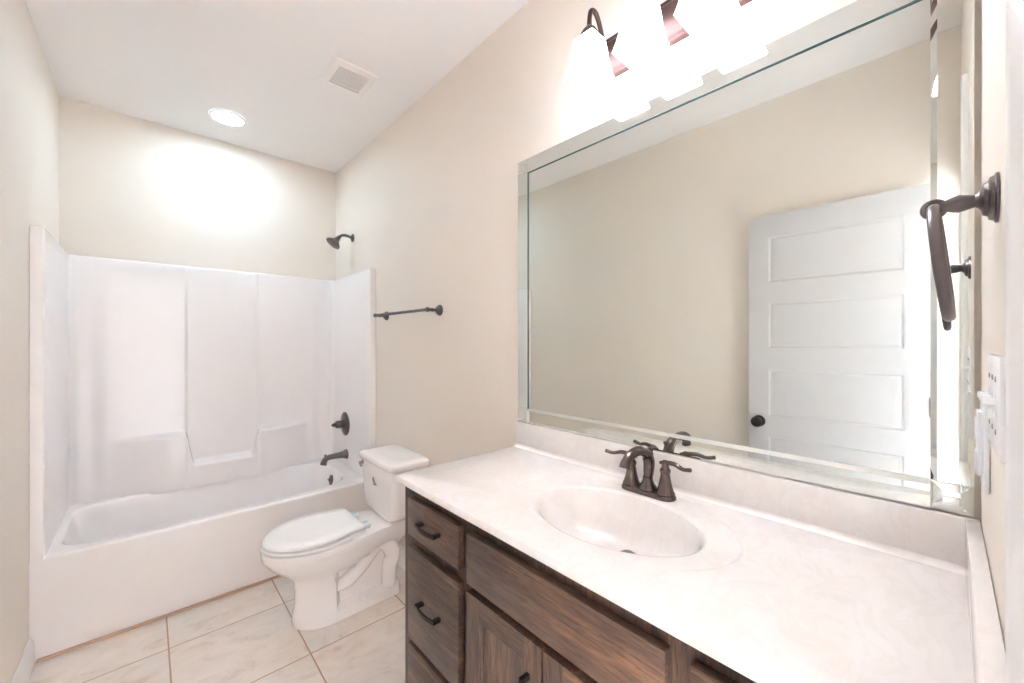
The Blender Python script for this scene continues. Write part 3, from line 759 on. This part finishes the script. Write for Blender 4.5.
# ------------------------------------------------------------------ vanity light
vl = thing('vanity_light', 'three-shade bronze vanity light lit above the mirror', 'wall light', (W, 0.588, 2.33))
b = BM()
pr = [(0.001, 0), (0.020, 0), (0.024, 0.004), (0.024, 0.014), (0.030, 0.020), (0.036, 0.032), (0.036, 0.098), (0.030, 0.110), (0.024, 0.116), (0.024, 0.126), (0.020, 0.130), (0.001, 0.130)]
strip_profile(b, pr, (W, 0.285, 2.264), (W, 0.890, 2.264), (-1, 0, 0))
obj('back_plate', b, M['plate'], vl, 35)
for y in (0.767, 0.586, 0.405):
    xs = 1.408
    b = BM(); tube(b, [(W - 0.034, y, 2.335), (W - 0.050, y, 2.372), (W - 0.070, y, 2.418), (W - 0.092, y, 2.442), (W - 0.114, y, 2.434), (xs, y, 2.405), (xs, y, 2.370)], 0.0075, 12, 8)
    lathe(b, (W - 0.0355, y, 2.335), (-1, 0, 0), [(0, 0.020), (0.004, 0.018), (0.007, 0.008)], 18)
    obj('arm', b, M['plate'], vl)
    b = BM(); lathe(b, (xs, y, 2.382), (0, 0, -1), [(0, 0.008), (0.004, 0.012), (0.012, 0.020), (0.024, 0.027), (0.040, 0.034), (0.042, 0.030), (0.042, 0)], 24)
    obj('socket_cap', b, M['plate'], vl)
    b = BM()
    def sqr(s, z, n=4, r=0.14):
        pts = []
        for q in range(4):
            a0 = q * PI / 2
            cx_ = s * (1 - r) * (1 if q in (0, 3) else -1); cy_ = s * (1 - r) * (1 if q in (0, 1) else -1)
            for k in range(n): pts.append((xs + cx_ + s * r * math.cos(a0 + k / (n - 1) * PI / 2), y + cy_ + s * r * math.sin(a0 + k / (n - 1) * PI / 2), z))
        return pts
    pr_ = [(0.026, 2.343), (0.036, 2.338), (0.0385, 2.325), (0.041, 2.305), (0.0442, 2.280), (0.048, 2.256), (0.0525, 2.234), (0.058, 2.214), (0.061, 2.204)]
    loft(b, [sqr(s, z) for s, z in pr_] + [sqr(s - 0.0035, z) for s, z in pr_[::-1]], True)
    sh = obj('lamp_shade', b, M['shade'], vl, 50)
    sh['label'] = 'glowing white square bell glass shade'
    b = BM(); lathe(b, (xs, y, 2.340), (0, 0, -1), [(0, 0.013), (0.02, 0.013), (0.035, 0.020), (0.052, 0.027), (0.070, 0.028), (0.086, 0.020), (0.093, 0.008), (0.094, 0)], 16)
    obj('bulb', b, M['bulb'], vl)

# ------------------------------------------------------------------ towel ring, towel bar
def rosette(bm, p, ax, k=1.0, dk=1.0):
    lathe(bm, p, ax, [(d * k * dk, r * k) for d, r in ((0, 0.031), (0.004, 0.031), (0.006, 0.028), (0.012, 0.0265), (0.014, 0.022), (0.020, 0.020), (0.023, 0.013), (0.026, 0.011))], 36)
RX, RZ = 1.160, 1.560
tr = thing('towel_ring', 'dark bronze towel ring on the wall beside the mirror', 'towel ring', (RX, YF, RZ))
b = BM(); rosette(b, (RX, YF + 0.0005, RZ), (0, 1, 0), 1.0, 0.62); obj('wall_base', b, M['bronze'], tr)
b = BM(); lathe(b, (RX, YF + 0.0155, RZ), (0, 1, 0), [(0, 0.011), (0.004, 0.0080), (0.010, 0.0095), (0.018, 0.0115), (0.024, 0.0100), (0.032, 0.0065), (0.036, 0.0060), (0.042, 0.006)], 24)
torus(b, (RX, YF + 0.0560, RZ - 0.002), 0.0098, 0.0042, (0, 1, 0), (0, 0, 1), 24, 10)
obj('post', b, M['bronze'], tr)
b = BM(); tilt = Vector((0, -0.095, -1)).normalized()
torus(b, Vector((RX, YF + 0.0560, RZ - 0.003)) + tilt * 0.073, 0.073, 0.0068, (1, -0.03, 0), tilt, 72, 18, 0.0066)
obj('ring', b, M['bronze'], tr)

tb = thing('towel_bar', 'dark bronze towel bar on the wall above the toilet', 'towel bar', (W, 2.156, 1.545))
BX = 1.452
for y in (1.836, 2.476):
    b = BM(); rosette(b, (W - 0.0005, y, 1.546), (-1, 0, 0), 0.95)
    lathe(b, (W - 0.024, y, 1.546), (-1, 0, 0), [(0, 0.009), (0.01, 0.007), (0.022, 0.010), (0.032, 0.009), (0.044, 0.006), (0.050, 0.008), (0.055, 0.0125), (0.060, 0.0125)], 22)
    obj('bracket', b, M['bronze'], tb)
b = BM(); lathe(b, (BX, 1.824, 1.546), (0, 1, 0), [(0, 0.0), (0.001, 0.007), (0.005, 0.0125), (0.016, 0.0125), (0.022, 0.0085), (0.64, 0.0085), (0.646, 0.0125), (0.658, 0.0125), (0.662, 0.007), (0.663, 0)], 20)
obj('bar', b, M['bronze'], tb)

# ------------------------------------------------------------------ ceiling fittings
t = thing('recessed_light', 'round lit recessed ceiling light over the tub', 'ceiling light', (0.746, 3.049, H))
b = BM()
loft(b, [[(0.746 + r * math.cos(2 * PI * k / 48), 3.049 + r * math.sin(2 * PI * k / 48), H - d) for k in range(48)] for r, d in ((0.098, 0.0005), (0.096, 0.006), (0.088, 0.009), (0.080, 0.007), (0.078, 0.002))], True)
obj('trim_ring', b, M['trim'], t)
b = BM(); lathe(b, (0.746, 3.049, H - 0.0005), (0, 0, -1), [(0, 0.0778), (0.003, 0.0778), (0.005, 0.06), (0.0055, 0.0)], 32)
obj('lens', b, M['can'], t)

t = thing('exhaust_vent', 'square white louvred exhaust fan cover on the ceiling', 'vent', (1.162, 2.140, H))
vx0, vx1, vy0, vy1 = 1.050, 1.274, 2.025, 2.256
b = BM()
R_ = lambda i, d: [(vx0 + i, vy0 + i, H - d), (vx1 - i, vy0 + i, H - d), (vx1 - i, vy1 - i, H - d), (vx0 + i, vy1 - i, H - d)]
loft(b, [R_(0, 0.0005), R_(0, 0.006), R_(0.006, 0.012), R_(0.030, 0.018), R_(0.034, 0.018), R_(0.034, 0.004)], True)
obj('vent_frame', b, M['vent'], t, 20)
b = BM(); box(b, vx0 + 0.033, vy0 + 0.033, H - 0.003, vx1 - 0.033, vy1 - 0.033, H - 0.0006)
obj('vent_recess', b, M['ventshade'], t, 0)
b = BM(); nl = 13
ly0, ly1 = vy0 + 0.0345, vy1 - 0.0345
for k in range(nl):
    p_ = (ly1 - ly0) / nl; y = ly0 + p_ * k
    box(b, vx0 + 0.0335, y + 0.0022, H - 0.0145, vx1 - 0.0335, y + p_ - 0.0022, H - 0.0130)
obj('louvres', b, M['vent'], t, 0)

t = thing('hall_fill_light', 'added white cylinder fill lamp, unseen on the hallway ceiling outside the doorway', 'ceiling light', (1.40, -0.32, H))  # unseen lamp added to fill the room with light through the doorway
b = BM(); lathe(b, (1.40, -0.32, H - 0.0005), (0, 0, -1), [(0, 0.0), (0, 0.110), (0.23, 0.110), (0.23, 0.102), (0.012, 0.102), (0.012, 0.0)], 40)  # deep tube shaped to keep the fill light off the door
obj('fill_lamp_housing', b, M['trim'], t)
b = BM(); lathe(b, (1.40, -0.32, H - 0.0130), (0, 0, -1), [(0, 0.0), (0, 0.098), (0.004, 0.096), (0.007, 0.05), (0.0075, 0.0)], 40)
obj('fill_diffuser', b, M['hall_fill'], t)

# ------------------------------------------------------------------ switch and outlet beside the mirror
sw = thing('light_switch', 'white toggle switch plate under the towel ring by the doorway', 'light switch', (1.13, YF, 1.305))
b = BM(); box(b, 1.046, YF + 0.0004, 1.247, 1.212, YF + 0.0065, 1.362, 0.0025, 2); pl = obj('switch_plate', b, M['plastic'], sw, 40)
for k in range(3):
    x = 1.083 + 0.046 * k
    b = BM(); box(b, x - 0.006, YF + 0.006, 1.292, x + 0.006, YF + 0.0072, 1.318); box(b, x - 0.004, YF + 0.0066, 1.305, x + 0.004, YF + 0.017, 1.313, 0.001, 1)
    obj('toggle', b, M['plastic'], sw, 30)
    for z in (1.275, 1.335):
        b = BM(); lathe(b, (x, YF + 0.0064, z), (0, 1, 0), [(0, 0.0035), (0.0008, 0.0033), (0.0012, 0.002), (0.0012, 0)], 12)
        obj('screw', b, M['ink'], sw, 30)
ot = thing('power_outlet', 'white power outlet between the light switch and mirror edge', 'outlet', (1.335, YF, 1.220))
b = BM(); box(b, 1.292, YF + 0.0004, 1.150, 1.378, YF + 0.0070, 1.290, 0.003, 2); obj('outlet_plate', b, M['plastic'], ot, 40)
b = BM(); box(b, 1.318, YF + 0.0065, 1.170, 1.352, YF + 0.0125, 1.270, 0.002, 2); 
fc_ = obj('outlet_face', b, M['plastic'], ot, 40)
for z in (1.192, 1.244):
    b = BM(); box(b, 1.318, YF + 0.0122, z - 0.018, 1.352, YF + 0.0145, z + 0.016, 0.002, 2)
    sk = obj('socket', b, M['plastic'], ot, 40)
